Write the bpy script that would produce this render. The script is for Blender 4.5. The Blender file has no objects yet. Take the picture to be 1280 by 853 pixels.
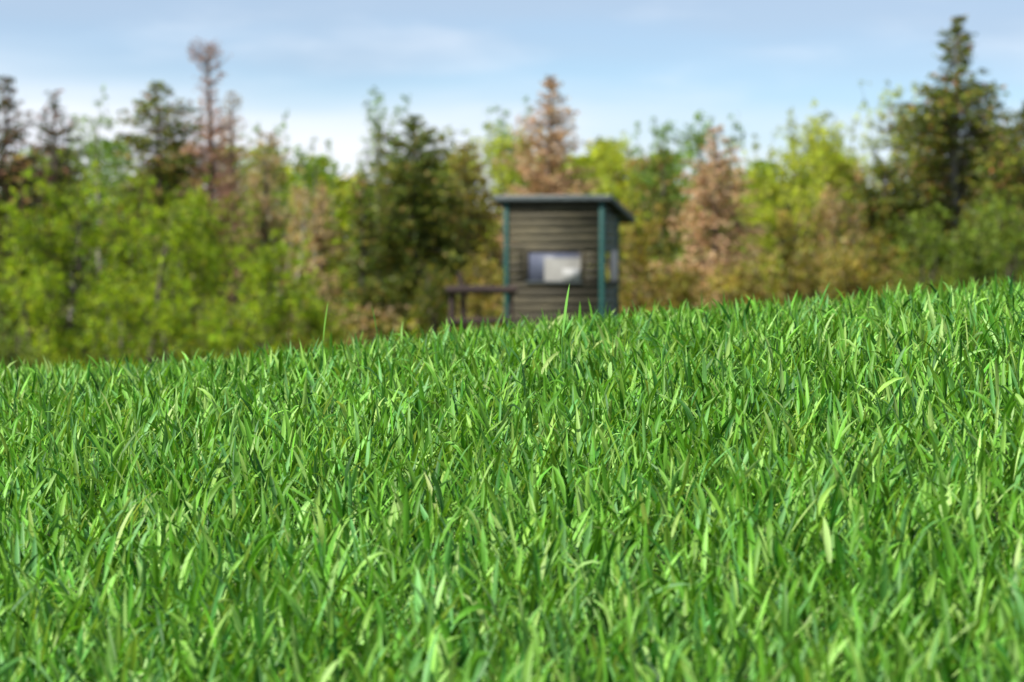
import bpy, math, random
import numpy as np
from mathutils import Vector, Matrix

sc = bpy.context.scene
COL = sc.collection
rng = np.random.default_rng(7)
R = math.radians

# ------------------------------------------------------------------ camera
EYE = 2.15                       # eye height (ground at the camera is z = 0.35)
cam_d = bpy.data.cameras.new('camera'); cam = bpy.data.objects.new('camera', cam_d); COL.objects.link(cam)
cam_d.lens = 104.8; cam_d.sensor_width = 36.0
cam_d.clip_start = 0.1; cam_d.clip_end = 6000
cam.location = (0, 0, EYE); cam.rotation_euler = (R(90 - 1.484), 0, 0)
cam_d.dof.use_dof = True; cam_d.dof.focus_distance = 7.1; cam_d.dof.aperture_fstop = 5.2
sc.camera = cam
FPX = 3724.0                     # focal length in photograph pixels; the horizon is at y = 330

# ------------------------------------------------------------------ sky and sun
SUN_EL, SUN_AZ = R(42), R(-122)  # azimuth measured from the view direction (+y), negative = left
w = bpy.data.worlds.new("World"); sc.world = w; w.use_nodes = True
nt = w.node_tree; nt.nodes.clear()
def N(t, **k):
    n = nt.nodes.new(t)
    for a, b in k.items(): setattr(n, a, b)
    return n
def L(a, b): nt.links.new(a, b)
out = N('ShaderNodeOutputWorld')
sky = N('ShaderNodeTexSky', sky_type='NISHITA', sun_disc=False, sun_elevation=SUN_EL, sun_rotation=SUN_AZ)
sky.air_density = 0.85; sky.dust_density = 0.15; sky.ozone_density = 3.0
bg = N('ShaderNodeBackground'); bg.inputs['Strength'].default_value = 0.088
cl = N('ShaderNodeBackground'); cl.inputs['Strength'].default_value = 1.0
tc = N('ShaderNodeTexCoord'); sep = N('ShaderNodeSeparateXYZ'); L(tc.outputs['Generated'], sep.inputs[0])
mp = N('ShaderNodeMapping'); mp.inputs['Scale'].default_value = (5.0, 5.0, 26.0); mp.inputs['Location'].default_value = (0.65, 0.2, 0.3)
L(tc.outputs['Generated'], mp.inputs['Vector'])
n1 = N('ShaderNodeTexNoise'); n1.inputs['Scale'].default_value = 1.0; n1.inputs['Detail'].default_value = 4; n1.inputs['Roughness'].default_value = 0.45
L(mp.outputs[0], n1.inputs['Vector'])
def math_n(op, a, b, clamp=False):
    m = N('ShaderNodeMath', operation=op, use_clamp=clamp)
    for i, v in enumerate((a, b)):
        if isinstance(v, (int, float)): m.inputs[i].default_value = v
        else: L(v, m.inputs[i])
    return m.outputs[0]
# clouds: bank of white cumulus haze low on the horizon, veil of grey-blue stratus higher up
zz = math_n('ADD', sep.outputs['Z'], math_n('MULTIPLY', math_n('SUBTRACT', n1.outputs['Fac'], 0.5), 0.075))
xx = math_n('MULTIPLY', sep.outputs['X'], 0.10)
zlow = math_n('ADD', zz, xx)
def ramp(pts, src):
    r = N('ShaderNodeMapRange'); r.interpolation_type = 'SMOOTHSTEP'; L(src, r.inputs['Value'])
    (a, va), (b, vb) = pts
    r.inputs['From Min'].default_value = a; r.inputs['From Max'].default_value = b
    r.inputs['To Min'].default_value = va; r.inputs['To Max'].default_value = vb
    return r.outputs[0]
mp2 = N('ShaderNodeMapping'); mp2.inputs['Scale'].default_value = (13.0, 13.0, 48.0); mp2.inputs['Rotation'].default_value = (0, R(7), 0); L(tc.outputs['Generated'], mp2.inputs['Vector'])
n2 = N('ShaderNodeTexNoise'); n2.inputs['Scale'].default_value = 1.0; n2.inputs['Detail'].default_value = 5; n2.inputs['Roughness'].default_value = 0.5
L(mp2.outputs[0], n2.inputs['Vector'])
low = ramp(((0.020, 1.0), (0.060, 0.0)), zlow)
high = ramp(((0.050, 0.0), (0.086, 0.62)), zz)
c1 = N('ShaderNodeBackground'); c1.inputs['Color'].default_value = (0.66, 0.69, 0.74, 1); c1.inputs['Strength'].default_value = 1.0
c2 = N('ShaderNodeBackground'); c2.inputs['Color'].default_value = (0.34, 0.41, 0.51, 1); c2.inputs['Strength'].default_value = 1.0
tn = N('ShaderNodeMix', data_type='RGBA', blend_type='MULTIPLY'); tn.inputs['Factor'].default_value = 1
tn.inputs[7].default_value = (.84, .91, 1.04, 1); L(sky.outputs[0], tn.inputs[6]); L(tn.outputs[2], bg.inputs['Color'])
wisp = ramp(((.46, 0.0), (.78, .45)), n2.outputs['Fac'])
c3 = N('ShaderNodeBackground'); c3.inputs['Color'].default_value = (0.58, 0.64, 0.72, 1); c3.inputs['Strength'].default_value = 1.0
m1 = N('ShaderNodeMixShader'); m3 = N('ShaderNodeMixShader'); m2 = N('ShaderNodeMixShader')
L(high, m1.inputs[0]); L(bg.outputs[0], m1.inputs[1]); L(c2.outputs[0], m1.inputs[2])
L(wisp, m3.inputs[0]); L(m1.outputs[0], m3.inputs[1]); L(c3.outputs[0], m3.inputs[2])
L(low, m2.inputs[0]); L(m3.outputs[0], m2.inputs[1]); L(c1.outputs[0], m2.inputs[2])
L(m2.outputs[0], out.inputs['Surface'])

sun_d = bpy.data.lights.new('sun', 'SUN'); sun = bpy.data.objects.new('sun', sun_d); COL.objects.link(sun)
sun_d.energy = 5.0; sun_d.angle = R(0.53); sun_d.color = (1.0, 0.955, 0.88)
sdir = Vector((math.sin(SUN_AZ) * math.cos(SUN_EL), math.cos(SUN_AZ) * math.cos(SUN_EL), math.sin(SUN_EL)))
sun.rotation_euler = sdir.to_track_quat('Z', 'Y').to_euler()
sun.location = (0, 0, 30)
sc.view_settings.view_transform = 'Standard'; sc.view_settings.look = 'None'
sc.view_settings.exposure = 0.62; sc.view_settings.gamma = 1.0
sc.render.engine = 'CYCLES'
sc.cycles.use_denoising = True
sc.cycles.max_bounces = 8; sc.cycles.transmission_bounces = 6; sc.cycles.diffuse_bounces = 4

# ------------------------------------------------------------------ materials
def new_mat(name):
    m = bpy.data.materials.new(name); m.use_nodes = True
    t = m.node_tree; t.nodes.clear()
    return m, t
def leaf_mat(name, rough, trans, tgain, spec=0.5, streak=False):
    m, t = new_mat(name)
    a = t.nodes.new('ShaderNodeAttribute'); a.attribute_name = 'tint'
    p = t.nodes.new('ShaderNodeBsdfPrincipled'); p.inputs['Roughness'].default_value = rough
    p.inputs['Specular IOR Level'].default_value = spec
    tr = t.nodes.new('ShaderNodeBsdfTranslucent')
    mul = t.nodes.new('ShaderNodeMix'); mul.data_type = 'RGBA'; mul.blend_type = 'MULTIPLY'; mul.inputs['Factor'].default_value = 1
    mul.inputs[7].default_value = tgain
    mx = t.nodes.new('ShaderNodeMixShader'); mx.inputs[0].default_value = trans
    o = t.nodes.new('ShaderNodeOutputMaterial')
    src = a.outputs['Color']
    if streak:                      # fine parallel veins along the blade
        tcn = t.nodes.new('ShaderNodeAttribute'); tcn.attribute_name = 'across'
        nz = t.nodes.new('ShaderNodeTexNoise'); nz.noise_dimensions = '1D' if False else '3D'
        nz.inputs['Scale'].default_value = 1.0; nz.inputs['Detail'].default_value = 2
        t.links.new(tcn.outputs['Vector'], nz.inputs['Vector'])
        mr = t.nodes.new('ShaderNodeMapRange'); mr.inputs['From Min'].default_value = .3; mr.inputs['From Max'].default_value = .7
        mr.inputs['To Min'].default_value = .72; mr.inputs['To Max'].default_value = 1.28
        t.links.new(nz.outputs['Fac'], mr.inputs['Value'])
        mm = t.nodes.new('ShaderNodeMix'); mm.data_type = 'RGBA'; mm.blend_type = 'MULTIPLY'; mm.inputs['Factor'].default_value = 1
        t.links.new(src, mm.inputs[6]); t.links.new(mr.outputs[0], mm.inputs[7]); src = mm.outputs[2]
    t.links.new(src, p.inputs['Base Color']); t.links.new(src, mul.inputs[6]); t.links.new(mul.outputs[2], tr.inputs['Color'])
    t.links.new(p.outputs[0], mx.inputs[1]); t.links.new(tr.outputs[0], mx.inputs[2]); t.links.new(mx.outputs[0], o.inputs[0])
    return m
def noise_mat(name, cols, scale=(1, 1, 1), nscale=8, detail=6, rough=0.85, bump=0.3, metallic=0, spec=0.4, dist=0.0, obj_rand=0.0):
    m, t = new_mat(name)
    tcn = t.nodes.new('ShaderNodeTexCoord'); mpn = t.nodes.new('ShaderNodeMapping'); mpn.inputs['Scale'].default_value = scale
    t.links.new(tcn.outputs['Object'], mpn.inputs[0])
    oi = t.nodes.new('ShaderNodeObjectInfo')
    sh = t.nodes.new('ShaderNodeVectorMath'); sh.operation = 'SCALE'; sh.inputs['Scale'].default_value = 37.0
    cmb = t.nodes.new('ShaderNodeCombineXYZ'); [t.links.new(oi.outputs['Random'], cmb.inputs[i]) for i in range(3)]
    t.links.new(cmb.outputs[0], sh.inputs[0]); t.links.new(sh.outputs[0], mpn.inputs['Location'])
    nz = t.nodes.new('ShaderNodeTexNoise'); nz.inputs['Scale'].default_value = nscale; nz.inputs['Detail'].default_value = detail
    nz.inputs['Roughness'].default_value = 0.65; nz.inputs['Distortion'].default_value = dist
    t.links.new(mpn.outputs[0], nz.inputs['Vector'])
    cr = t.nodes.new('ShaderNodeValToRGB'); e = cr.color_ramp.elements
    lo, hi = 0.3, 0.72
    e[0].position = lo; e[0].color = (*cols[0], 1); e[1].position = hi; e[1].color = (*cols[-1], 1)
    for i, c in enumerate(cols[1:-1]):
        q = e.new(lo + (hi - lo) * (i + 1) / (len(cols) - 1)); q.color = (*c, 1)
    t.links.new(nz.outputs['Fac'], cr.inputs[0])
    src = cr.outputs[0]
    if obj_rand:
        mr = t.nodes.new('ShaderNodeMapRange'); mr.inputs['To Min'].default_value = 1 - obj_rand; mr.inputs['To Max'].default_value = 1 + obj_rand
        t.links.new(oi.outputs['Random'], mr.inputs['Value'])
        mm = t.nodes.new('ShaderNodeMix'); mm.data_type = 'RGBA'; mm.blend_type = 'MULTIPLY'; mm.inputs['Factor'].default_value = 1
        t.links.new(src, mm.inputs[6]); t.links.new(mr.outputs[0], mm.inputs[7]); src = mm.outputs[2]
    p = t.nodes.new('ShaderNodeBsdfPrincipled'); p.inputs['Roughness'].default_value = rough; p.inputs['Metallic'].default_value = metallic
    p.inputs['Specular IOR Level'].default_value = spec
    t.links.new(src, p.inputs['Base Color'])
    if bump:
        b = t.nodes.new('ShaderNodeBump'); b.inputs['Strength'].default_value = bump; b.inputs['Distance'].default_value = 0.01
        t.links.new(nz.outputs['Fac'], b.inputs['Height']); t.links.new(b.outputs[0], p.inputs['Normal'])
    o = t.nodes.new('ShaderNodeOutputMaterial'); t.links.new(p.outputs[0], o.inputs[0])
    return m

M_BLADE = leaf_mat('cereal_blade', 0.52, 0.28, (1.45, 1.3, 0.5, 1), 0.32, True)
M_LEAF = leaf_mat('tree_leaf', 0.6, 0.48, (1.4, 1.25, 0.6, 1), 0.35)
M_NEEDLE = leaf_mat('needle', 0.6, 0.30, (1.3, 1.2, 0.7, 1), 0.3)
M_SOIL = noise_mat('soil_and_moss', [(.035, .045, .015), (.06, .09, .02), (.10, .09, .05)], nscale=1.5, detail=10, bump=.6)
M_BARK = noise_mat('bark', [(.05, .038, .028), (.10, .08, .06), (.17, .15, .12)], scale=(6, 6, 1), nscale=3, bump=.8)
M_PALEBARK = noise_mat('pale_bark', [(.16, .14, .11), (.30, .27, .23), (.42, .39, .35)], scale=(4, 4, 2), nscale=3, bump=.5)

# ------------------------------------------------------------------ terrain
_ys = np.linspace(-60, 400, 9201)
def _slope(y):
    s = .342 - .03614 * y
    s = np.where(y < 7.0, .342 - .03614 * 7.0, s)
    s = np.maximum(s, -.085)
    k = np.clip((y - 15) / 8, 0, 1); k = k * k * (3 - 2 * k)
    s = s * (1 - k) + (-0.0015) * k
    return s
_h = np.concatenate([[0], np.cumsum(_slope(_ys[:-1]) * np.diff(_ys))])
_h = _h - np.interp(7.0, _ys, _h) + (-.298)            # height of the grass tops relative to the eye
GRASS = 0.30
def ground(x, y):
    x = np.asarray(x, float); y = np.asarray(y, float)
    h = np.interp(y, _ys, _h)
    tx = np.clip(x, -40, 40)
    k = 1 / (1 + (y / 90) ** 4)
    h = h + (.088 * tx + .002 + .007 * np.minimum(x * x, 9)) * k - .35 * np.clip((y - 20) / 20, 0, 1)
    a = np.clip((-x - 2) / 6, 0, 1); b = np.clip((y - 20) / 35, 0, 1)
    h = h - .75 * a * a * (3 - 2 * a) * b * b * (3 - 2 * b)
    # gentle waves of the field, only a few centimetres
    h = h + .017 * np.sin(x * 2.1 + 1.0) * np.sin(y * .7 + x * .4) - .02 * np.exp(-((x + 1.1) / .5) ** 2) * np.exp(-((y - 9) / 5) ** 2)
    return EYE + h - GRASS
def W(px, py, Y):                # photograph pixel at a depth -> point
    return np.array([(px - 640) / FPX * Y, Y, EYE + (330 - py) / FPX * Y])

# ------------------------------------------------------------------ mesh helpers
class Geo:
    def __init__(s): s.v = []; s.f = []; s.c = []; s.n = 0
    def add(s, v, f, col):
        v = np.asarray(v, np.float32); f = np.asarray(f, np.int64)
        s.v.append(v); s.f.append(f + s.n); s.n += len(v)
        col = np.asarray(col, np.float32)
        if col.ndim == 1: col = np.tile(col, (len(v), 1))
        s.c.append(col)
    def build(s, name, mat, parent=None, smooth=False, extra=None):
        me = bpy.data.meshes.new(name)
        v = np.concatenate(s.v)
        me.vertices.add(len(v)); me.vertices.foreach_set('co', v.ravel())
        sizes = np.concatenate([np.full(len(f), f.shape[1]) for f in s.f])
        loops = np.concatenate([f.ravel() for f in s.f])
        me.loops.add(len(loops)); me.loops.foreach_set('vertex_index', loops.astype(np.int32))
        me.polygons.add(len(sizes))
        me.polygons.foreach_set('loop_start', np.concatenate([[0], np.cumsum(sizes)[:-1]]).astype(np.int32))
        me.polygons.foreach_set('loop_total', sizes.astype(np.int32))
        if smooth: me.polygons.foreach_set('use_smooth', np.ones(len(sizes), bool))
        c = np.concatenate(s.c)
        at = me.attributes.new('tint', 'FLOAT_COLOR', 'POINT')
        at.data.foreach_set('color', np.hstack([c, np.ones((len(c), 1), np.float32)]).ravel())
        if extra is not None:
            e = me.attributes.new('across', 'FLOAT_VECTOR', 'POINT'); e.data.foreach_set('vector', extra.astype(np.float32).ravel())
        me.update(calc_edges=True)
        me.materials.append(mat)
        o = bpy.data.objects.new(name, me); COL.objects.link(o)
        if parent: o.parent = parent
        return o
def tube(g, pts, rad, sides=6, col=(.1, .1, .1)):
    pts = np.asarray(pts, float); n = len(pts); rad = np.broadcast_to(rad, n)
    d = np.gradient(pts, axis=0); d /= np.linalg.norm(d, axis=1)[:, None] + 1e-9
    ref = np.where(np.abs(d[:, 2:3]) > .9, [[1, 0, 0]], [[0, 0, 1]])
    u = np.cross(d, ref); u /= np.linalg.norm(u, axis=1)[:, None]; w_ = np.cross(d, u)
    a = np.linspace(0, 2 * np.pi, sides, endpoint=False)
    ring = pts[:, None] + rad[:, None, None] * (np.cos(a)[None, :, None] * u[:, None] + np.sin(a)[None, :, None] * w_[:, None])
    i = np.arange(n - 1)[:, None] * sides; j = np.arange(sides)[None]; k = (j + 1) % sides
    f = np.stack([i + j, i + k, i + sides + k, i + sides + j], -1).reshape(-1, 4)
    g.add(ring.reshape(-1, 3), f, col)
def leaves(g, c, d, ln, wd, col, r):
    """many small diamond leaves: centres c, long axis d"""
    n = len(c); d = d / (np.linalg.norm(d, axis=1)[:, None] + 1e-9)
    q = r.normal(size=(n, 3)); s = np.cross(d, q); s /= np.linalg.norm(s, axis=1)[:, None] + 1e-9
    nn = np.cross(d, s)
    ln = np.broadcast_to(ln, n)[:, None]; wd = np.broadcast_to(wd, n)[:, None]
    v = np.stack([c - d * ln * .45 + s * wd * .62, c - d * ln * .3 - s * wd * .62, c + d * ln * .6 + nn * wd * .1], 1).reshape(-1, 3)
    g.add(v, np.arange(n * 3).reshape(-1, 3), np.repeat(col, 3, axis=0))
def palette(r, n, cols, wts, jit=.15):
    cols = np.asarray(cols); k = r.choice(len(cols), size=n, p=np.asarray(wts) / np.sum(wts))
    c = cols[k] * (1 + r.normal(size=(n, 1)) * jit) * (1 + r.normal(size=(n, 3)) * .06)
    return np.clip(c, .004, .8)
def tag(o, label=None, cat=None, group=None, kind=None):
    if label: o['label'] = label
    if cat: o['category'] = cat
    if group: o['group'] = group
    if kind: o['kind'] = kind
    return o
def empty(name, loc, rz=0):
    o = bpy.data.objects.new(name, None); COL.objects.link(o); o.location = loc; o.rotation_euler = (0, 0, rz); o.empty_display_size = .3
    return o

# ------------------------------------------------------------------ ground sheet
xs = np.unique(np.concatenate([np.linspace(-6, 6, 49), np.linspace(-45, 45, 61), np.geomspace(45, 2500, 12), -np.geomspace(45, 2500, 12)]))
ys = np.unique(np.concatenate([np.linspace(-4, 24, 113), np.linspace(24, 140, 60), np.geomspace(140, 4500, 14), -np.geomspace(4, 300, 12)]))
X, Y = np.meshgrid(xs, ys)
Z = ground(X, np.clip(Y, -59, 399))
g = Geo(); nx = len(xs)
i = np.arange(len(ys) - 1)[:, None] * nx; j = np.arange(nx - 1)[None]
g.add(np.stack([X, Y, Z], -1).reshape(-1, 3), np.stack([i + j, i + j + 1, i + nx + j + 1, i + nx + j], -1).reshape(-1, 4), (.06, .08, .02))
tag(g.build('ground', M_SOIL, smooth=True), kind='structure')

# ------------------------------------------------------------------ cereal blades
PAL = np.array([(.088, .250, .017), (.132, .335, .030), (.122, .315, .075), (.215, .425, .062), (.31, .50, .13), (.028, .130, .010)])  # palest tints stand in for sunlit blades, the darkest for shade between them
PW = np.array([.25, .24, .13, .18, .09, .11])
def blades(base, az, tilt, curl, ln, wd, twist, cols, rows=6):
    """vectorised arching leaves: returns Geo arrays; rows-1 sections of three points and a tip"""
    n = len(base); t = np.linspace(0, 1, rows)
    ang = tilt[:, None] + curl[:, None] * t[None] ** 1.6                    # from vertical
    ds = (ln / (rows - 1))[:, None]
    hx = np.sin(ang); hz = np.cos(ang)
    r_ = np.concatenate([np.zeros((n, 1)), np.cumsum((hx[:, 1:] + hx[:, :-1]) / 2 * ds, 1)], 1)
    z_ = np.concatenate([np.zeros((n, 1)), np.cumsum((hz[:, 1:] + hz[:, :-1]) / 2 * ds, 1)], 1)
    ca, sa = np.cos(az)[:, None], np.sin(az)[:, None]
    p = np.stack([base[:, 0:1] + r_ * ca, base[:, 1:2] + r_ * sa, base[:, 2:3] + z_], -1)
    d = np.stack([hx * ca, hx * sa, hz], -1)
    side0 = np.stack([-sa + 0 * hx, ca + 0 * hx, 0 * hx], -1)
    nrm0 = np.cross(d, side0)
    tw = twist[:, None] * t[None]
    side = side0 * np.cos(tw)[..., None] + nrm0 * np.sin(tw)[..., None]
    nrm = np.cross(d, side)
    prof = np.interp(t, [0, .12, .35, .6, .85, 1], [.55, .85, 1, .88, .42, 0])
    hw = wd[:, None] * prof[None] / 2
    lf = p + side * hw[..., None]; rt = p - side * hw[..., None]; md = p - nrm * (hw * .38)[..., None]
    v = np.empty((n, (rows - 1) * 3 + 1, 3)); 
    for k in range(rows - 1):
        v[:, 3 * k] = lf[:, k]; v[:, 3 * k + 1] = md[:, k]; v[:, 3 * k + 2] = rt[:, k]
    v[:, -1] = p[:, -1]
    nv = v.shape[1]; q = []
    for k in range(rows - 2):
        q += [(3 * k, 3 * k + 1, 3 * k + 4, 3 * k + 3), (3 * k + 1, 3 * k + 2, 3 * k + 5, 3 * k + 4)]
    k = rows - 2; tr = [(3 * k, 3 * k + 1, nv - 1), (3 * k + 1, 3 * k + 2, nv - 1)]
    off = (np.arange(n) * nv)[:, None, None]
    tt = np.concatenate([np.repeat(t[:-1], 3), [1]])
    c = cols[:, None, :] * np.ones((1, nv, 1))
    low = np.clip(1 - tt / .25, 0, 1)[None, :, None]                        # paler sheath end, yellower tip
    c = c * (1 - low * .12) + low * .12 * np.array([.16, .30, .08])
    tip = np.clip((tt - .9) / .1, 0, 1)[None, :, None]
    c = c * (1 - tip * .15) + tip * .15 * np.array([.30, .32, .10])
    acr = np.tile(np.array([0, 1, 2.0]), rows - 1); acr = np.concatenate([acr, [1]])
    ex = np.empty((n, nv, 3)); ex[..., 0] = acr[None] * 3.2 + rng.random((n, 1)) * 50; ex[..., 1] = rng.random((n, 1)) * 50; ex[..., 2] = tt[None] * 1.2
    return v.reshape(-1, 3), (np.array(q)[None] + off).reshape(-1, 4), (np.array(tr)[None] + off).reshape(-1, 3), c.reshape(-1, 3), ex.reshape(-1, 3)
def cereal(y0, y1, dens, rows):
    # tillers, each with about three leaves
    xm = .172 * y1 + .8
    nt_ = int(dens * 2 * xm * (y1 - y0))
    x = rng.uniform(-xm, xm, nt_); y = rng.uniform(y0, y1, nt_)
    keep = np.abs(x) < .172 * y + .8; x = x[keep]; y = y[keep]; n = len(x)
    vig = .5 + .5 * np.sin(x * 1.7 + 2 * np.sin(y * .9)) * np.cos(y * 1.3 + x)          # patches of taller / greener growth
    out_ = []
    a0 = rng.uniform(0, 2 * np.pi, n); lean_a = rng.uniform(0, 2 * np.pi, n); lean = rng.gamma(2, .012, n)
    for lv, (hz, m) in enumerate(((.035, .8), (.095, 1.0), (.15, 1.0), (.185, .8))):
        k = rng.random(n) < m
        nn = k.sum()
        hh = hz * rng.uniform(.8, 1.2, nn)
        b = np.stack([x[k] + np.cos(lean_a[k]) * lean[k] * hh * 6, y[k] + np.sin(lean_a[k]) * lean[k] * hh * 6, ground(x[k], y[k]) + hh], 1)
        az = a0[k] + lv * np.pi + rng.normal(0, .5, nn)
        tilt = np.abs(rng.normal(.46, .26, nn)); curl = np.abs(rng.normal(.38, .36, nn)) + .05
        bent = rng.random(nn) < .10; curl[bent] += rng.uniform(.6, 1.3, bent.sum())
        ln = rng.uniform(.070, .135, nn) * (1 + .12 * vig[k]); 
        if lv == 3: ln *= .85; tilt *= .75
        wd = rng.uniform(.0062, .0120, nn) * (.8 + .2 * lv / 2)
        tw = rng.normal(0, 1.0, nn)
        cols = palette(rng, nn, PAL, PW, .16)
        out_.append(blades(b, az, tilt, curl, ln, wd, tw, cols, rows))
    return out_, (x, y)
def join_blades(sets, name):
    g = Geo(); ex = []; nb = 0
    V = []; Q = []; T = []; C = []
    for v, q, t_, c, e in sets:
        V.append(v); Q.append(q + nb); T.append(t_ + nb); C.append(c); ex.append(e); nb += len(v)
    g.v = [np.concatenate(V)]; g.f = [np.concatenate(Q), np.concatenate(T)]; g.c = [np.concatenate(C)]
    return g.build(name, M_BLADE, smooth=True, extra=np.concatenate(ex))
near, _ = cereal(3.0, 5.6, 820, 6)
mid, _ = cereal(5.6, 11.2, 830, 5)
far, _ = cereal(11.2, 15.5, 330, 4); far2, _ = cereal(15.5, 26, 70, 4)
field = join_blades(near + mid + far + far2, 'cereal_crop')
tag(field, 'dense bright green young cereal crop covering the rising field', 'crop', kind='stuff')
# pale stems inside the stand
g = Geo()
# the few blades that stand clear above the crest
def lone_blade(px, tip_py, Y, ln, wd, lean, az, label, col):
    p = W(px, tip_py, Y); dx = ln * math.sin(lean)
    base = np.array([[p[0] - dx * math.cos(az), Y, p[2] - ln * math.cos(lean * .8)]])
    loc = base[0].copy()
    v, q, t_, c, e = blades(base * 0, np.array([az]), np.array([lean * .6]), np.array([lean * .6]), np.array([ln]), np.array([wd]), np.array([.5]), np.array([col]), 8)
    gz = float(ground(loc[0], loc[1]))
    g = Geo(); g.v = [v]; g.f = [q, t_]; g.c = [c]; g.n = len(v)
    root = empty('cereal_blade', (loc[0], loc[1], gz)); tag(root, label, 'blade of grass', 'single tall blades above the crop')
    o = g.build('blade', M_BLADE, root, smooth=True, extra=e); o.location = (0, 0, loc[2] - gz)
    s = Geo(); tube(s, [(0, 0, -.02), (0, 0, (loc[2] - gz) * .5), (0, 0, loc[2] - gz + .01)], [.0028, .0026, .0022], 6, (.10, .26, .05))
    s.build('stem', M_BLADE, root, smooth=True, extra=np.zeros((s.n, 3)))
lone_blade(714, 354, 8.0, .155, .017, .16, 0.2, 'tallest upright pale green blade standing up in front of the hut window', (.15, .36, .06))
lone_blade(412, 376, 8.8, .13, .014, .16, 0.1, 'upright yellow green blade above the crest, left of the dark conifer', (.15, .33, .04))
lone_blade(462, 380, 9.2, .11, .012, .25, 3.0, 'slim dark blade leaning left below the broad dark conifer', (.06, .22, .02))
lone_blade(1041, 352, 9.4, .12, .012, .45, 0.2, 'broad blade arching right above the right part of the crest', (.07, .26, .03))
lone_blade(205, 428, 9.3, .12, .010, .45, 2.9, 'light blade leaning left above the crest at the far left', (.13, .34, .05))

# ------------------------------------------------------------------ trees
def place(px, top, Y):
    p = W(px, top, Y); gz = float(ground(p[0], Y))
    return p[0], gz, p[2] - gz
def conifer(name, px, top, Y, rad, cols, wts, label, cat, seed, dens=1.0, start=.06, lsize=.15, droop=.35, cones=0, trunk_mat=None, open_top=0, group=None, expo=.85, trunk_r=None, prof=None, hollow=None, skip=.12):
    r = np.random.default_rng(seed); x, gz, H = place(px, top, Y)
    root = empty(name, (x, Y, gz)); tag(root, label, cat, group)
    tg = Geo(); lg = Geo(); cg = Geo()
    zz_ = np.linspace(0, 1, 10); wob = r.normal(0, .03, (10, 2)).cumsum(0) * (H / 8)
    wob -= wob * zz_[::-1, None] * 0
    tp = np.stack([wob[:, 0] - wob[0, 0], wob[:, 1] - wob[0, 1], zz_ * H], 1)
    tr0 = trunk_r or (.02 * H)
    tube(tg, tp, tr0 * (1 - zz_) ** .8 + .008, 7)
    nb = int(H / .16 * 6 * dens)
    ts = np.sort(r.uniform(start, .992, nb))
    C = []; D = []
    for t in ts:
        o = np.array([np.interp(t, zz_, tp[:, k]) for k in range(3)])
        a = r.uniform(0, 2 * np.pi)
        if hollow and hollow[0] < t < hollow[1] and abs((a + math.pi / 2 + math.pi) % (2 * math.pi) - math.pi) < .5: continue
        if t > .74 and r.random() < skip: continue
        if t > .72: t = min(.99, (round(t * H / .24) * .24 + r.normal(0, .05)) / H)      # whorls
        o = np.array([np.interp(t, zz_, tp[:, k]) for k in range(3)])
        if prof:
            yy = np.array([(330 - q[0]) / FPX * Y + EYE - gz for q in prof])[::-1] / H; ww = np.array([q[1] / FPX * Y for q in prof])[::-1]
            rl = float(np.interp(t, yy, ww)) * r.uniform(.35, 1.25) * 1.08
        else: rl = rad * ((1 - t) ** expo) * r.uniform(.5, 1.15) * (.8 + .2 * math.sin(3 * a + seed)) + .04
        if t < .22: rl *= .55 + 2 * t
        up = .05 + 1.0 * max(0, (t - .35) / .65)
        m = 6; s = np.linspace(0, 1, m)
        pts = o + np.stack([np.cos(a) * rl * s, np.sin(a) * rl * s, rl * (up * s - droop * s ** 2 + .18 * droop * s ** 3)], 1)
        if rl > .25: tube(tg, pts, .012 * (1 - s * .8) * (.5 + rl * .6), 3)
        k = max(6, int(rl / (.026 + .022 * max(0, t - .5))))
        si = r.uniform(.18 if rl > .4 else (.3 if t > .74 else 0), 1, k) ** (.75 if t < .74 else .55)
        cc = np.stack([np.interp(si, s, pts[:, q]) for q in range(3)], 1)
        spread_ = (.03 + .11 * rl * (1 - si * .6))[:, None]
        off = r.normal(0, 1, (k, 3)) * spread_ * [1, 1, .55]; off[:, 2] -= np.abs(off[:, 2]) * .6
        C.append(cc + off)
        dd = np.stack([np.cos(a) + r.normal(0, .7, k), np.sin(a) + r.normal(0, .7, k), r.normal(-.25, .45, k) + .6 * (t > .85)], 1)
        D.append(dd)
        for q in range(cones):
            if r.random() < .08 and t > .55:
                e_ = pts[-1] + r.normal(0, .05, 3)
                tube(cg, [e_, e_ - [0, 0, .06], e_ - [0, 0, .13]], [.018, .028, .01], 5)
    C = np.concatenate(C); D = np.concatenate(D); n = len(C)
    if n > 26000:
        k = r.choice(n, 26000, False); C = C[k]; D = D[k]; n = 26000
    # brightness set per clump: lit and shaded boughs put into the tint
    cell = np.floor(C / .38).astype(int); key = (cell[:, 0] * 73856093 ^ cell[:, 1] * 19349663 ^ cell[:, 2] * 83492791) % 997
    rr = np.random.default_rng(seed + 5).normal(0, .20, 997)
    col = palette(r, n, cols, wts) * (1 + rr[key])[:, None]
    leaves(lg, C, D, lsize * (1 - .35 * np.clip(C[:, 2] / H - .6, 0, 1) / .4) * r.uniform(.6, 1.25, n), lsize * .34 * r.uniform(.7, 1.3, n), np.clip(col, .004, .8), r)
    tg.build('trunk', trunk_mat or M_BARK, root, True)
    tag(lg.build('crown', M_NEEDLE, root), kind='stuff')
    if cg.n: tag(cg.build('cones', M_CONE, root, True), kind='stuff')
    return root
M_CONE = noise_mat('cone', [(.16, .07, .04), (.28, .14, .08)], nscale=30, bump=.3)

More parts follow.
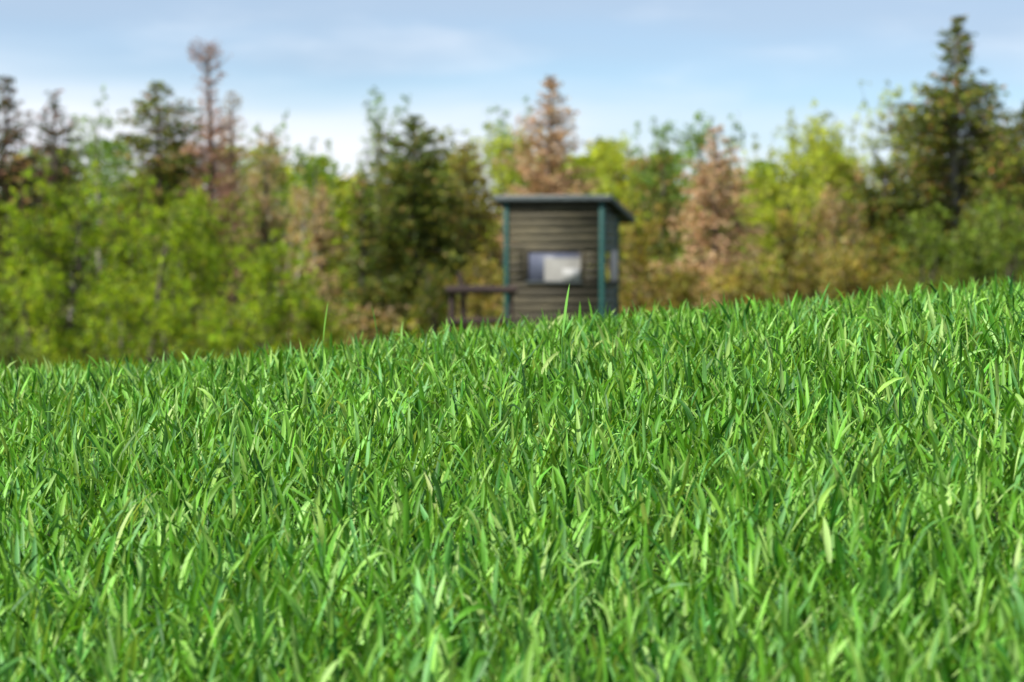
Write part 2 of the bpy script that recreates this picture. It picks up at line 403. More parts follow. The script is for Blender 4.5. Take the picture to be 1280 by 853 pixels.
def broadleaf(name, px, top, Y, rad, cols, wts, label, cat, seed, n_limb=9, lsize=.082, fill=1.35, crown_lo=.03, sprigs=8, trunk_mat=None, lean=0.0, stems=1, group=None, cap=20000, shape=1.0, limb_r=1.0):
    r = np.random.default_rng(seed); x, gz, H = place(px, top, Y)
    root = empty(name, (x, Y, gz)); tag(root, label, cat, group)
    tg = Geo(); lg = Geo(); C = []; D = []; S = []
    def branch(o, d, length, r0, r1, m=6, bend=.25, up=.25, sides=4):
        pts = [o]; d = d / np.linalg.norm(d)
        for _ in range(m - 1):
            d = d + r.normal(0, bend / 2, 3) + [0, 0, up / m]; d = d / np.linalg.norm(d)
            pts.append(pts[-1] + d * length / (m - 1))
        pts = np.array(pts); tube(tg, pts, np.linspace(r0, r1, m), sides); return pts
    Ht = H * .93
    for st in range(stems):
        la = r.uniform(0, 2 * np.pi); ll = lean if stems == 1 else .10 + .12 * r.random()
        d0 = np.array([math.cos(la) * ll if stems > 1 else lean, math.sin(la) * ll, 1])
        tk = branch(np.array([r.normal(0, .08) * (stems > 1), r.normal(0, .08) * (stems > 1), 0]), d0, Ht * (.96 if st == 0 else r.uniform(.7, .9)), .016 * H / stems ** .5 * limb_r + .015, .012, 9, .10, .05 if stems > 1 else .1, 7)
        # re-centre the tip roughly over the base
        for li in range(int(n_limb / stems * 1.6)):
            t = r.uniform(crown_lo, .93) ** .9
            idx = t * 8; i0 = int(idx); o = tk[i0] + (tk[min(8, i0 + 1)] - tk[i0]) * (idx - i0)
            a = r.uniform(0, 2 * np.pi)
            env = rad * 1.12 * (1 - t) ** .5 * min(1, .7 + 1.2 * t) * r.uniform(.65, 1.15)
            ln = max(.35, env)
            d = np.array([math.cos(a), math.sin(a), r.uniform(.0, .6) + t * .8])
            lm = branch(o, d, ln, (.008 * H * (1 - t) + .012) * .6 * limb_r, .006, 6, .3, .35, 4)
            nsub = max(3, int(ln * 5.5))
            for sb in range(nsub):
                u = r.uniform(.2, 1); q = u * 5; q0 = min(4, int(q)); oo = lm[q0] + (lm[q0 + 1] - lm[q0]) * (q - q0)
                dd = (lm[q0 + 1] - lm[q0]); dd = dd / np.linalg.norm(dd) + r.normal(0, .75, 3); dd[2] += .15
                sl = r.uniform(.25, .6) * (.5 + .5 * rad / 1.6)
                sp = branch(oo, dd, sl, .007, .003, 4, .3, .2, 3)
                k = int(r.integers(12, 30) * fill)
                uu = r.uniform(.1, 1.05, k); cc = np.stack([np.interp(uu, np.linspace(0, 1, 4), sp[:, z]) for z in range(3)], 1)
                C.append(cc + r.normal(0, .085, (k, 3))); D.append(r.normal(0, 1, (k, 3)) + dd * .4)
    # upright leader shoots above the crown, with tufts strung along them
    for s_ in range(sprigs):
        a = r.uniform(0, 2 * np.pi); rr_ = rad * .75 * r.random() ** .6
        b = np.array([tk[-2][0] + math.cos(a) * rr_, tk[-2][1] + math.sin(a) * rr_, H * (.76 - .22 * (rr_ / rad)) ])
        ln = (H - b[2]) * (r.uniform(.6, 1.0)) if s_ else (H - b[2])
        if s_ == 0: b[0] = 0
        sp = branch(b - [0, 0, .5], np.array([r.normal(0, .12), r.normal(0, .12), 1]), ln + .5, .010, .004, 6, .12, .2, 3)
        for u in np.arange(.1, 1.02, .09):
            k = int(r.integers(9, 20)); cc = np.array([np.interp(u, np.linspace(0, 1, 6), sp[:, z]) for z in range(3)])
            side = r.normal(0, .09, 3)
            C.append(cc + side + r.normal(0, .05, (k, 3))); D.append(r.normal(0, 1, (k, 3)) + [0, 0, .5])
    C = np.concatenate(C); D = np.concatenate(D); n = len(C)
    if n > cap:
        k = r.choice(n, cap, False); C = C[k]; D = D[k]; n = cap
    cell = np.floor(C / .33).astype(int); key = (cell[:, 0] * 73856093 ^ cell[:, 1] * 19349663 ^ cell[:, 2] * 83492791) % 997
    rr = np.random.default_rng(seed + 5).normal(0, .26, 997)  # per-clump brightness puts lit clumps and darker gaps into the leaf tint
    col = palette(r, n, cols, wts) * (1 + rr[key])[:, None]
    leaves(lg, C, D, lsize * r.uniform(.6, 1.3, n), lsize * .62 * r.uniform(.6, 1.3, n), np.clip(col, .004, .8), r)
    tg.build('trunk', trunk_mat or M_BARK, root, True)
    tag(lg.build('crown', M_LEAF, root), kind='stuff')
    return root

# palettes (leaf colours, brightened in place of haze)
BRIGHT = ([(0.233, 0.342, 0.011), (0.314, 0.435, 0.015), (0.102, 0.192, 0.011), (0.346, 0.398, 0.033)], [.42, .28, .2, .1])
LIME = ([(0.389, 0.465, 0.040), (0.486, 0.543, 0.066), (0.259, 0.341, 0.034)], [.4, .3, .3])
FRESH = ([(0.166, 0.290, 0.048), (0.240, 0.370, 0.060), (0.106, 0.198, 0.036)], [.4, .3, .3])
OLIVE = ([(0.228, 0.213, 0.034), (0.312, 0.282, 0.042), (0.144, 0.144, 0.026), (0.360, 0.241, 0.084)], [.4, .25, .15, .2])
OLIVE_T = ([(.33, .27, .06), (.28, .29, .05), (.38, .27, .12)], [.4, .4, .2])
TAN = ([(0.454, 0.317, 0.157), (0.363, 0.253, 0.125), (0.332, 0.332, 0.095), (0.544, 0.411, 0.237)], [.35, .25, .2, .2])
BROWN = ([(0.331, 0.216, 0.101), (0.414, 0.288, 0.144), (0.248, 0.158, 0.072), (0.304, 0.274, 0.086)], [.4, .3, .15, .15])
RUST = ([(0.472, 0.296, 0.159), (0.571, 0.390, 0.230), (0.348, 0.215, 0.115), (0.397, 0.323, 0.144)], [.4, .3, .15, .15])
MAUVE = ([(0.384, 0.221, 0.150), (0.288, 0.166, 0.123), (0.499, 0.294, 0.194)], [.5, .3, .2])
SPRUCE = ([(0.067, 0.099, 0.014), (0.116, 0.159, 0.016), (0.232, 0.235, 0.025), (0.329, 0.153, 0.055)], [.35, .35, .22, .08])
SPRUCE_B = ([(0.041, 0.060, 0.017), (0.068, 0.088, 0.019), (0.203, 0.094, 0.060), (0.270, 0.138, 0.084)], [.4, .3, .2, .1])
SPRUCE_D = ([(0.068, 0.101, 0.013), (0.105, 0.147, 0.017), (0.194, 0.202, 0.022), (0.283, 0.194, 0.055)], [.4, .34, .2, .06])
SPRUCE_O = ([(0.075, 0.114, 0.016), (0.127, 0.171, 0.020), (0.220, 0.211, 0.026), (0.321, 0.195, 0.060)], [.35, .35, .22, .08])
GREEN = ([(0.115, 0.185, 0.022), (0.172, 0.252, 0.028), (0.218, 0.280, 0.035)], [.4, .35, .25])

G_B = 'bright green broadleaf trees at the front left'
# front left bright mass
broadleaf('broadleaf_tree', 30, 250, 59, 1.5, *BRIGHT, 'bright green bushy tree at the left edge below two dark spruces', 'tree', 11, 18, group=G_B, cap=24000)
broadleaf('broadleaf_tree', 108, 200, 60, 1.7, *BRIGHT, 'bright green tree with a dark leaning trunk visible, second from the left', 'tree', 12, 20, lean=-.06, group=G_B, cap=26000, limb_r=1.1)
broadleaf('broadleaf_tree', 185, 222, 58.5, 1.6, *BRIGHT, 'bright green dense tree in front of the dark spotted spruce', 'tree', 13, 20, group=G_B, cap=26000)
broadleaf('broadleaf_tree', 262, 235, 60.5, 1.5, *BRIGHT, 'bright green tree right below the bare brown topped larch', 'tree', 14, 18, group=G_B, cap=24000)
broadleaf('broadleaf_tree', 335, 290, 58, 1.15, *BRIGHT, 'lower bright green tree with a rounded top, rightmost of the bright ones', 'tree', 15, 14, group=G_B)
broadleaf('shrub', 20, 395, 54, .8, *GREEN, 'low dark green shrub at the bottom left corner of the wood', 'shrub', 16, 10, lsize=.08, sprigs=3, stems=3)
broadleaf('shrub', 165, 360, 55, .9, *BRIGHT, 'low bright green shrub growing above the crest on the left', 'shrub', 17, 9, sprigs=3, stems=3)
broadleaf('shrub', 285, 375, 55, .8, *BRIGHT, 'small yellow green shrub left of the lone upright blade', 'shrub', 18, 9, sprigs=3, stems=3)
broadleaf('shrub', 62, 318, 56, .95, *BRIGHT, 'bright green shrub filling the foot of the left edge trees', 'shrub', 81, 11, sprigs=4, stems=3)
broadleaf('shrub', 118, 340, 56, .85, *BRIGHT, 'bright green shrub at the foot of the leaning trunk', 'shrub', 82, 11, sprigs=4, stems=3)
broadleaf('shrub', 225, 330, 56.5, .95, *BRIGHT, 'bright green shrub between the dense tree and the small yellow green shrub', 'shrub', 83, 11, sprigs=4, stems=3)
broadleaf('shrub', 392, 345, 57, .65, *BRIGHT, 'small bright green shrub between bright trees and the dark conifer', 'shrub', 19, 9, sprigs=4, stems=3)
# dark and brown tops behind them
conifer('spruce_tree', 10, 98, 68, 1.3, *SPRUCE_B, 'dark brownish spruce at the left edge of the wood', 'tree', 21, 2.2, cones=1, group='spruces', expo=0.6, prof=[(98, 5), (115, 12), (132, 8), (145, 24), (170, 30), (200, 36), (260, 50), (440, 60)])
conifer('spruce_tree', 64, 118, 70, 1.0, *SPRUCE_B, 'narrow dark brown spruce with a tufted tip, second from the left', 'tree', 22, 1.8, cones=1, group='spruces', expo=0.6, prof=[(116, 4), (124, 10), (134, 4), (145, 12), (165, 26), (200, 30), (260, 40), (440, 50)])
conifer('spruce_tree', 197, 103, 67, 1.6, *SPRUCE, 'dark green spruce with reddish cones, left of the bare larch', 'tree', 23, 2.2, cones=1, group='spruces', expo=0.6, prof=[(101, 5), (118, 12), (135, 18), (150, 38), (180, 46), (220, 50), (300, 70), (440, 80)])
broadleaf('birch_tree', 128, 118, 74, 1.0, *FRESH, 'thin fresh green tree between narrow dark spruce and coned spruce', 'tree', 24, 8, fill=.7, sprigs=7, trunk_mat=M_PALEBARK, group='thin pale leaved trees')
broadleaf('birch_tree', 95, 145, 76, .8, *FRESH, 'thin pale green tree right of the narrow brown spruce', 'tree', 25, 6, fill=.6, sprigs=6, trunk_mat=M_PALEBARK, group='thin pale leaved trees')
conifer('larch_tree', 256, 57, 70, 0.85, *MAUVE, 'tall bare brown larch with a bushy top, highest at the left', 'tree', 26, 2.0, lsize=.10, droop=.1, start=.3, group='brown larches', expo=0.3, prof=[(55, 4), (64, 13), (78, 20), (94, 23), (110, 17), (124, 11), (140, 12), (155, 26), (200, 34), (260, 40), (440, 40)], skip=.3)
conifer('larch_tree', 292, 118, 72, 1.0, *TAN, 'thin tan larch just right of the tall bare larch', 'tree', 27, 1.5, lsize=.10, droop=.1, group='brown larches', expo=0.5)
conifer('larch_tree', 330, 170, 69, 1.2, *TAN, 'low tan feathery larch behind the rightmost bright green tree', 'tree', 28, 1.6, lsize=.11, droop=.1, group='brown larches', expo=0.5)
broadleaf('birch_tree', 350, 148, 76, .95, *FRESH, 'thin green tree with spaced tufts behind the tan larches', 'tree', 29, 7, fill=.55, sprigs=7, trunk_mat=M_PALEBARK, group='thin pale leaved trees')
broadleaf('birch_tree', 395, 168, 75, .85, *FRESH, 'thin light green tree with curved leading shoots left of the dark conifer', 'tree', 30, 7, fill=.6, sprigs=6, trunk_mat=M_PALEBARK, group='thin pale leaved trees')
conifer('larch_tree', 398, 235, 64, 1.1, *TAN, 'tan drooping larch left of the broad dark conifer', 'tree', 31, 1.8, lsize=.11, group='brown larches', expo=.6)
broadleaf('broadleaf_tree', 362, 215, 66, .8, *TAN, 'sparse tan tree with a pale trunk behind the bright green trees', 'tree', 32, 9, fill=.8, trunk_mat=M_PALEBARK, sprigs=4, group='tan trees')
# centre left
conifer('conifer_tree', 521, 148, 63, 2.0, *SPRUCE_D, 'broad dark olive conifer left of the hut', 'tree', 41, 3.0, expo=.62, start=.03, prof=[(146, 4), (160, 13), (175, 22), (190, 38), (230, 56), (290, 70), (350, 80), (440, 80)])
broadleaf('birch_tree', 470, 112, 70, .75, *FRESH, 'thin tree with separate leaf tufts rising behind the dark conifer', 'tree', 42, 6, fill=.6, sprigs=7, group='thin pale leaved trees')
conifer('conifer_tree', 588, 182, 65, 1.5, *OLIVE, 'yellow olive conifer between the dark conifer and the hut', 'tree', 43, 2.4, expo=.55, lsize=.13)
conifer('conifer_tree', 452, 215, 61, .7, *SPRUCE_O, 'slim dark conifer hugging the left flank of the broad one', 'tree', 44, 1.2, expo=.6)
broadleaf('broadleaf_tree', 622, 150, 74, 1.26, *LIME, 'lime green tree with thin shoots behind the left end of the hut roof', 'tree', 45, 16, fill=1.35, sprigs=8, group='lime green trees')
broadleaf('broadleaf_tree', 565, 158, 77, 1.15, *LIME, 'pale lime tree peeking between the two olive conifers', 'tree', 46, 15, fill=1.35, sprigs=6, group='lime green trees')
conifer('larch_tree', 690, 98, 68, 1.35, *RUST, 'rusty pink larch rising straight behind the hut roof', 'tree', 47, 2.6, lsize=.12, droop=.15, group='brown larches', expo=0.65, prof=[(96, 3), (110, 8), (125, 14), (145, 18), (165, 30), (200, 42), (240, 54), (300, 60), (440, 60)])
broadleaf('shrub', 603, 318, 56, .7, *OLIVE, 'olive shrub behind the wooden railing left of the hut', 'shrub', 48, 9, sprigs=3, stems=3)
broadleaf('shrub', 545, 335, 57, .7, *SPRUCE_O, 'dark shrub behind the railing posts', 'shrub', 49, 9, sprigs=2, stems=3)
broadleaf('broadleaf_tree', 655, 128, 80, 0.92, *FRESH, 'thin far tree with blue green tufts left of the rusty larch', 'tree', 50, 12, fill=1.35, sprigs=6, group='thin pale leaved trees')
# centre right
broadleaf('broadleaf_tree', 768, 168, 72, 1.21, *LIME, 'yellow green tree right behind the hut roof corner', 'tree', 51, 17, fill=1.35, sprigs=9, group='lime green trees')
conifer('conifer_tree', 828, 190, 66, 0.6, *SPRUCE_O, 'slim dark olive conifer between hut and rusty larch', 'tree', 52, 1.8, expo=.35)
broadleaf('broadleaf_tree', 815, 150, 73, 1.15, *FRESH, 'fresh green tree with tufted shoots behind the slim conifer', 'tree', 53, 16, fill=1.35, sprigs=9, group='fresh green trees')
broadleaf('broadleaf_tree', 872, 138, 76, 1.26, *FRESH, 'fresh green tree spreading above the rusty cone shaped larch', 'tree', 54, 15, fill=1.35, sprigs=10, group='fresh green trees')
conifer('larch_tree', 893, 160, 59.5, 1.4, *RUST, 'rusty cone shaped larch right of the hut', 'tree', 55, 2.6, lsize=.12, group='brown larches', expo=0.75, droop=.3, prof=[(160, 4), (175, 12), (200, 22), (240, 36), (280, 50), (330, 58), (440, 60)])
broadleaf('broadleaf_tree', 790, 255, 60, .8, *OLIVE, 'olive bushy tree beside the right wall of the hut', 'tree', 56, 12, sprigs=4)
broadleaf('shrub', 838, 335, 56, .6, *OLIVE, 'yellowish olive shrub at the foot of the slim conifer', 'shrub', 57, 10, sprigs=4, stems=3)
broadleaf('shrub', 925, 330, 57, .75, *OLIVE_T, 'tan shrub at the foot of the rusty cone shaped larch', 'shrub', 58, 10, sprigs=4, stems=3)
broadleaf('broadleaf_tree', 975, 165, 70, 1.44, *LIME, 'lime tree with airy top between rusty larch and tall right spruce', 'tree', 59, 20, sprigs=8, group='lime green trees')
broadleaf('broadleaf_tree', 1010, 128, 73, 1.26, *LIME, 'tallest airy lime green tree in the right half', 'tree', 60, 17, fill=1.35, sprigs=9, group='lime green trees')
broadleaf('broadleaf_tree', 1062, 150, 68, 1.49, *LIME, 'dense yellow green tree left of the small dark spruce', 'tree', 61, 22, sprigs=7, group='lime green trees')
broadleaf('broadleaf_tree', 1115, 108, 74, 1.32, *LIME, 'pale yellow green tree touching the left side of the tall spruce', 'tree', 62, 19, fill=1.35, sprigs=9, group='lime green trees')
broadleaf('broadleaf_tree', 985, 265, 61, .9, *OLIVE, 'olive green low tree right of the rusty larch foot', 'tree', 63, 12, sprigs=4)
broadleaf('broadleaf_tree', 1045, 235, 63, .9, *TAN, 'tan twiggy tree in front of the dense yellow green one', 'tree', 64, 12, sprigs=4, fill=.8, group='tan trees')
broadleaf('shrub', 1010, 312, 56, .7, *OLIVE_T, 'brownish low shrub midway between hut and tall spruce', 'shrub', 65, 9, sprigs=3, stems=3)
broadleaf('shrub', 1070, 305, 57, .7, *OLIVE, 'olive shrub under the small dark spruce', 'shrub', 66, 9, sprigs=3, stems=3)
conifer('spruce_tree', 1103, 215, 65, 1.0, *SPRUCE, 'small dark spruce at the left foot of the tall one', 'tree', 67, 2.4, expo=.5, group='spruces', prof=[(212, 6), (225, 22), (245, 38), (280, 44), (320, 44), (440, 40)])
conifer('spruce_tree', 1192, 22, 66, 2.1, *SPRUCE, 'tallest spruce in the picture, part of its trunk showing through the boughs', 'tree', 68, 3.4, cones=1, start=.16, trunk_mat=M_PALEBARK, group='spruces', expo=0.8, trunk_r=.13, prof=[(22, 3), (30, 9), (42, 7), (55, 20), (75, 24), (95, 18), (112, 38), (135, 48), (150, 68), (185, 80), (230, 94), (300, 100), (440, 84)], hollow=(.34, .60), skip=.35)
conifer('spruce_tree', 1283, 128, 64, 1.4, *SPRUCE, 'dark spruce cut by the right edge of the picture', 'tree', 69, 2.4, cones=1, group='spruces', expo=0.7, prof=[(126, 4), (145, 18), (170, 35), (220, 55), (300, 70), (440, 70)])
broadleaf('broadleaf_tree', 1248, 140, 75, 1.0, *OLIVE, 'olive tree between the tall spruce and the right edge', 'tree', 70, 11, sprigs=6)
broadleaf('shrub', 1155, 262, 60, .85, *GREEN, 'green bushy shrub below the small dark spruce', 'shrub', 71, 13, sprigs=7, stems=2)
broadleaf('shrub', 1262, 238, 59, .95, *GREEN, 'green shrub in front of the right edge spruce', 'shrub', 72, 15, sprigs=5, stems=3)
broadleaf('shrub', 1212, 296, 57, .6, *GREEN, 'low green shrub hiding the foot of the tall spruce trunk', 'shrub', 73, 10, sprigs=4, stems=3)

# the deeper wood: one mass of leafy growth, with uneven top, running on to both sides
r = np.random.default_rng(99); g = Geo(); tg = Geo()
C = []; COLR = []
for k in range(170):
    xx_ = -34 + 68 * k / 169 + r.normal(0, .4); yy_ = r.uniform(79, 92)
    gz = float(ground(xx_, yy_)); h = EYE + r.uniform(1.2, 3.5) - gz if abs(xx_) < 17 else r.uniform(5, 7.5)
    tube(tg, [(xx_, yy_, gz), (xx_ + r.normal(0, .2), yy_, gz + h * .6), (xx_ + r.normal(0, .3), yy_, gz + h)], [.09, .06, .02], 5)
    nb = 2000 if abs(xx_) < 17 else 500
    th = r.random(nb) ** .8; rad = .9 * np.sin(np.pi * (th * .8 + .18)) ** .5 + .1
    cen = np.stack([xx_ + r.normal(0, .6, nb) * rad, yy_ + r.normal(0, .6, nb) * rad, gz + .2 + th * (h - .1)], 1)
    pal = ([LIME, FRESH, BRIGHT, TAN, LIME, OLIVE] if xx_ < -2 else [LIME, LIME, OLIVE, BRIGHT, TAN, LIME])[r.integers(6)]
    C.append(cen); COLR.append(palette(r, nb, *pal))
C = np.concatenate(C); COLR = np.concatenate(COLR); n = len(C)
leaves(g, C, r.normal(0, 1, (n, 3)), .17 * r.uniform(.6, 1.3, n), .12 * r.uniform(.6, 1.3, n), COLR, r)
# low tangled undergrowth along the edge of the wood
ug = Geo(); C = []; D = []; cc_ = []
for k in range(260):
    xx_ = -17 + 34 * r.random(); yy_ = r.uniform(60, 68); gz = float(ground(xx_, yy_)); h = r.uniform(.5, 1.5); nb = int(190 * h)
    c = np.stack([xx_ + r.normal(0, .38, nb), yy_ + r.normal(0, .3, nb), gz + r.random(nb) ** .8 * h], 1)
    C.append(c); pal = ([BRIGHT, GREEN, OLIVE] if xx_ < -4 else [OLIVE, LIME, OLIVE, TAN, GREEN] if xx_ < 7 else [GREEN, OLIVE, GREEN])
    cc_.append(palette(r, nb, *pal[r.integers(len(pal))]))
C = np.concatenate(C); cc_ = np.concatenate(cc_); n = len(C)
leaves(ug, C, r.normal(0, 1, (n, 3)) + [0, 0, .5], .12 * r.uniform(.6, 1.3, n), .07 * r.uniform(.6, 1.3, n), cc_, r)
tag(ug.build('undergrowth', M_LEAF), 'low tangled undergrowth of mixed green and olive along the foot of the wood', 'undergrowth', kind='stuff')
wd_ = empty('wood', (0, 85, float(ground(0, 85)))); tag(wd_, 'deeper mixed wood closing the gaps behind the front rows of trees', 'wood', kind='stuff')
for o in (g.build('foliage', M_LEAF), tg.build('trunks', M_BARK, None, True)):
    o.parent = wd_; o.location = (0, -85, -float(ground(0, 85))); tag(o, kind='stuff')

# ------------------------------------------------------------------ the hut
def box(g, x0, x1, y0, y1, z0, z1, r=None, jit=0, slope=0.0, bev=0):
    v = np.array([(x, y, z) for z in (z0, z1) for y in (y0, y1) for x in (x0, x1)], float)
    if r is not None and jit: v += r.normal(0, jit, v.shape)
    f = np.array([(0, 2, 3, 1), (4, 5, 7, 6), (0, 1, 5, 4), (2, 6, 7, 3), (0, 4, 6, 2), (1, 3, 7, 5)])
    g.add(v, f, (.1, .1, .1))
def bevel(o, wdt=.004):
    m = o.modifiers.new('bevel', 'BEVEL'); m.width = wdt; m.segments = 2; m.limit_method = 'ANGLE'
    return o
M_PLANK = noise_mat('weathered_brown_board', [(.026, .022, .014), (.050, .044, .027), (.078, .067, .039), (.18, .15, .08)], scale=(.8, 6, 14), nscale=3.2, detail=9, rough=.8, bump=.5, obj_rand=.38)
M_PLANK_G = noise_mat('grey_green_board', [(.080, .095, .080), (.12, .138, .115), (.17, .185, .15)], scale=(6, .8, 14), nscale=3, detail=8, rough=.75, bump=.4, obj_rand=.15)
M_TEAL = noise_mat('teal_paint', [(.006, .050, .042), (.008, .072, .060), (.020, .095, .080)], scale=(5, 5, 1), nscale=4, rough=.5, bump=.15)
M_ROOF = noise_mat('roofing_felt', [(.20, .22, .22), (.28, .31, .31), (.38, .41, .40)], nscale=14, rough=.8, bump=.4)
M_FASCIA = noise_mat('fascia_paint', [(.036, .048, .050), (.058, .073, .075), (.09, .11, .11)], scale=(1, 1, 4), nscale=6, rough=.6, bump=.2)
M_RAIL = noise_mat('dark_stained_timber', [(.022, .013, .011), (.038, .023, .019), (.060, .037, .028)], scale=(1, 5, 8), nscale=4, rough=.75, bump=.4)
M_PAPER = noise_mat('white_sheet', [(.21, .205, .185), (.27, .26, .235), (.36, .35, .32)], nscale=2.2, rough=.6, bump=.05)
M_NOTE = noise_mat('white_note', [(.27, .27, .255), (.34, .34, .325)], nscale=3, rough=.6, bump=0)
M_BLUE = noise_mat('sky_tinted_pane', [(.065, .075, .105), (.09, .10, .14), (.15, .15, .18)], nscale=2.5, rough=.35, bump=.05)  # window pane, the sky's reflection put into its blue-grey colour
M_JAMB = noise_mat('pale_pinkish_board', [(.46, .38, .36), (.62, .54, .51)], scale=(6, 6, 1), nscale=5, rough=.7)
M_DARK = noise_mat('dark_inner_board', [(.012, .011, .010), (.022, .02, .018)], nscale=5)
mg, t = new_mat('window_glass')
p = t.nodes.new('ShaderNodeBsdfPrincipled'); p.inputs['Base Color'].default_value = (.9, .93, .95, 1); p.inputs['Roughness'].default_value = .04
p.inputs['Transmission Weight'].default_value = 1; p.inputs['IOR'].default_value = 1.45
o_ = t.nodes.new('ShaderNodeOutputMaterial'); t.links.new(p.outputs[0], o_.inputs[0]); M_GLASS = mg

HY = 50.0; TH = R(14.5)
HW, HD = 1.68, 1.14
# front right corner of the wall is seen at px 757
cr = W(753.5, 385, HY)
fl = np.array([cr[0] - HW * math.cos(TH), HY + HW * math.sin(TH)])      # front left corner on the ground
gz = float(ground(.9, 50.4)) - .02; DZ = EYE - 1.30 - gz
hut = empty('hunting_hut', (fl[0], fl[1], gz), -TH)
tag(hut, 'small dark board hunting hut with teal corner posts and sloping roof', 'hut')
r = np.random.default_rng(5)
NX = 3; TOPF = 2.34 + DZ; SL = math.tan(R(10.5)); PITCH = .13; Z0 = -.04 + DZ - NX * PITCH
WX0, WX1, WZ0, WZ1 = .37, 1.305, Z0 + (8 + NX) * PITCH, Z0 + (12 + NX) * PITCH
def plank_front(x0, x1, k, ztop):
    g = Geo(); a = r.uniform(.0, .008); z0 = Z0 + k * PITCH + .004
    v = np.array([(x0, .0 - a - .010, z0), (x1, .0 - a - .010, z0), (x0, .018, z0), (x1, .018, z0),
                  (x0, .006 - a, ztop), (x1, .006 - a, ztop), (x0, .018, ztop), (x1, .018, ztop)])
    v += r.normal(0, .0015, v.shape)
    g.add(v, [(0, 2, 3, 1), (4, 5, 7, 6), (0, 1, 5, 4), (2, 6, 7, 3), (0, 4, 6, 2), (1, 3, 7, 5)], (.1, .1, .1))
    g.build('plank', M_PLANK, hut)
nk = int((TOPF - Z0) / PITCH)
for k in range(nk + 1):
    zt = min(Z0 + (k + 1) * PITCH - .003, TOPF)
    if zt - (Z0 + k * PITCH) < .02: continue
    if 8 + NX <= k < 12 + NX:
        plank_front(.035, WX0, k, zt); plank_front(WX1, HW - .035, k, zt)
    else: plank_front(.035, HW - .035, k, zt)
# right wall boards (grey green), cut round the side window, tops cut to the roof slope
SY0, SY1 = .10, 1.03
def plank_side(y0, y1, k, xo, mat, sgn):
    z0 = Z0 + k * PITCH + .004; z1 = Z0 + (k + 1) * PITCH - .003
    ta, tb = TOPF - SL * y0, TOPF - SL * y1
    if z0 > tb - .02: 
        yy = (TOPF - z0 - .02) / SL
        if yy - y0 < .05: return
        y1 = yy; tb = TOPF - SL * y1
    a = r.uniform(0, .006)
    xa, xb = (xo - .018 * sgn, xo + (.010 + a) * sgn); xt = xo + (a - .004) * sgn
    v = np.array([(xa, y0, z0), (xb, y0, z0), (xa, y1, z0), (xb, y1, z0),
                  (xa, y0, min(z1, ta)), (xt, y0, min(z1, ta)), (xa, y1, min(z1, tb)), (xt, y1, min(z1, tb))])
    g = Geo(); g.add(v, [(0, 2, 3, 1), (4, 5, 7, 6), (0, 1, 5, 4), (2, 6, 7, 3), (0, 4, 6, 2), (1, 3, 7, 5)], (.1, .1, .1))
    g.build('plank', mat, hut)
for k in range(nk + 1):
    if 8 + NX <= k < 12 + NX:
        plank_side(.035, SY0, k, HW, M_PLANK_G, 1); plank_side(SY1, HD - .035, k, HW, M_PLANK_G, 1)
    else: plank_side(.035, HD - .035, k, HW, M_PLANK_G, 1)
# left and back walls: boarded too, seen only from the side
g = Geo()
for k in range(nk + 1):
    zt = min(Z0 + (k + 1) * PITCH - .003, TOPF - SL * HD)
    if zt - (Z0 + k * PITCH) < .02: continue
    yb_ = HD + .008 + r.uniform(0, .005)
    for x0, x1 in (((.035, HW - .80), (HW - .075, HW - .035)) if 8 + NX <= k < 12 + NX else ((.035, HW - .035),)):   # the back window is an opening
        box(g, x0, x1, HD - .018, yb_, Z0 + k * PITCH + .004, zt)
    box(g, -.008 - r.uniform(0, .005), .018, .035, HD - .035, Z0 + k * PITCH + .004, zt)
tag(g.build('wall', M_PLANK, hut), 'back and left boarding', kind='stuff')
# corner posts
for (x0, x1, y0, y1) in ((-.026, .045, -.024, .05), (HW - .055, HW + .022, -.030, .04), (HW - .05, HW + .022, HD - .05, HD + .022), (-.022, .05, HD - .05, HD + .022)):
    g = Geo(); ta = TOPF - SL * max(y0, 0) - .012; tb = TOPF - SL * y1 - .012
    v = np.array([(x0, y0, Z0), (x1, y0, Z0), (x0, y1, Z0), (x1, y1, Z0), (x0, y0, ta), (x1, y0, ta), (x0, y1, tb), (x1, y1, tb)])
    g.add(v, [(0, 2, 3, 1), (4, 5, 7, 6), (0, 1, 5, 4), (2, 6, 7, 3), (0, 4, 6, 2), (1, 3, 7, 5)], (.1, .1, .1))
    bevel(g.build('corner_post', M_TEAL, hut))
g = Geo(); box(g, .02, HW - .02, .02, HD - .02, .05, .09); g.build('floor', M_DARK, hut)
# front window
g = Geo()
for b in ((WX0 - .03, WX0 + .004, -.026, .03, WZ0 - .02, WZ1 + .02), (WX1 - .004, WX1 + .03, -.026, .03, WZ0 - .02, WZ1 + .02),
          (WX0 + .006, WX1 - .006, -.022, .03, WZ1 - .004, WZ1 + .03)): box(g, *b)
fw = g.build('window', M_PLANK, hut)
g = Geo(); box(g, WX0 - .02, WX1 + .02, -.045, .03, WZ0 - .022, WZ0 + .008); bevel(g.build('sill', M_FASCIA, fw))
g = Geo(); box(g, WX0 + .006, WX1 - .006, .008, .014, WZ0 + .010, WZ1 - .006); g.build('pane', M_BLUE, fw)
g = Geo()
nx_, nz_ = 9, 6                                               # slightly buckled white sheet fixed in the right of the window
x_ = np.linspace(WX0 + .30, WX1 - .012, nx_); z_ = np.linspace(WZ0 + .012, WZ0 + .395, nz_)
A, B = np.meshgrid(x_, z_); yb = -.004 - .012 * np.abs(np.sin(A * 9) * np.cos(B * 5))
v = np.stack([A, yb, B], -1).reshape(-1, 3); v2 = v + [0, .005, 0]
i = np.arange(nz_ - 1)[:, None] * nx_; j = np.arange(nx_ - 1)[None]
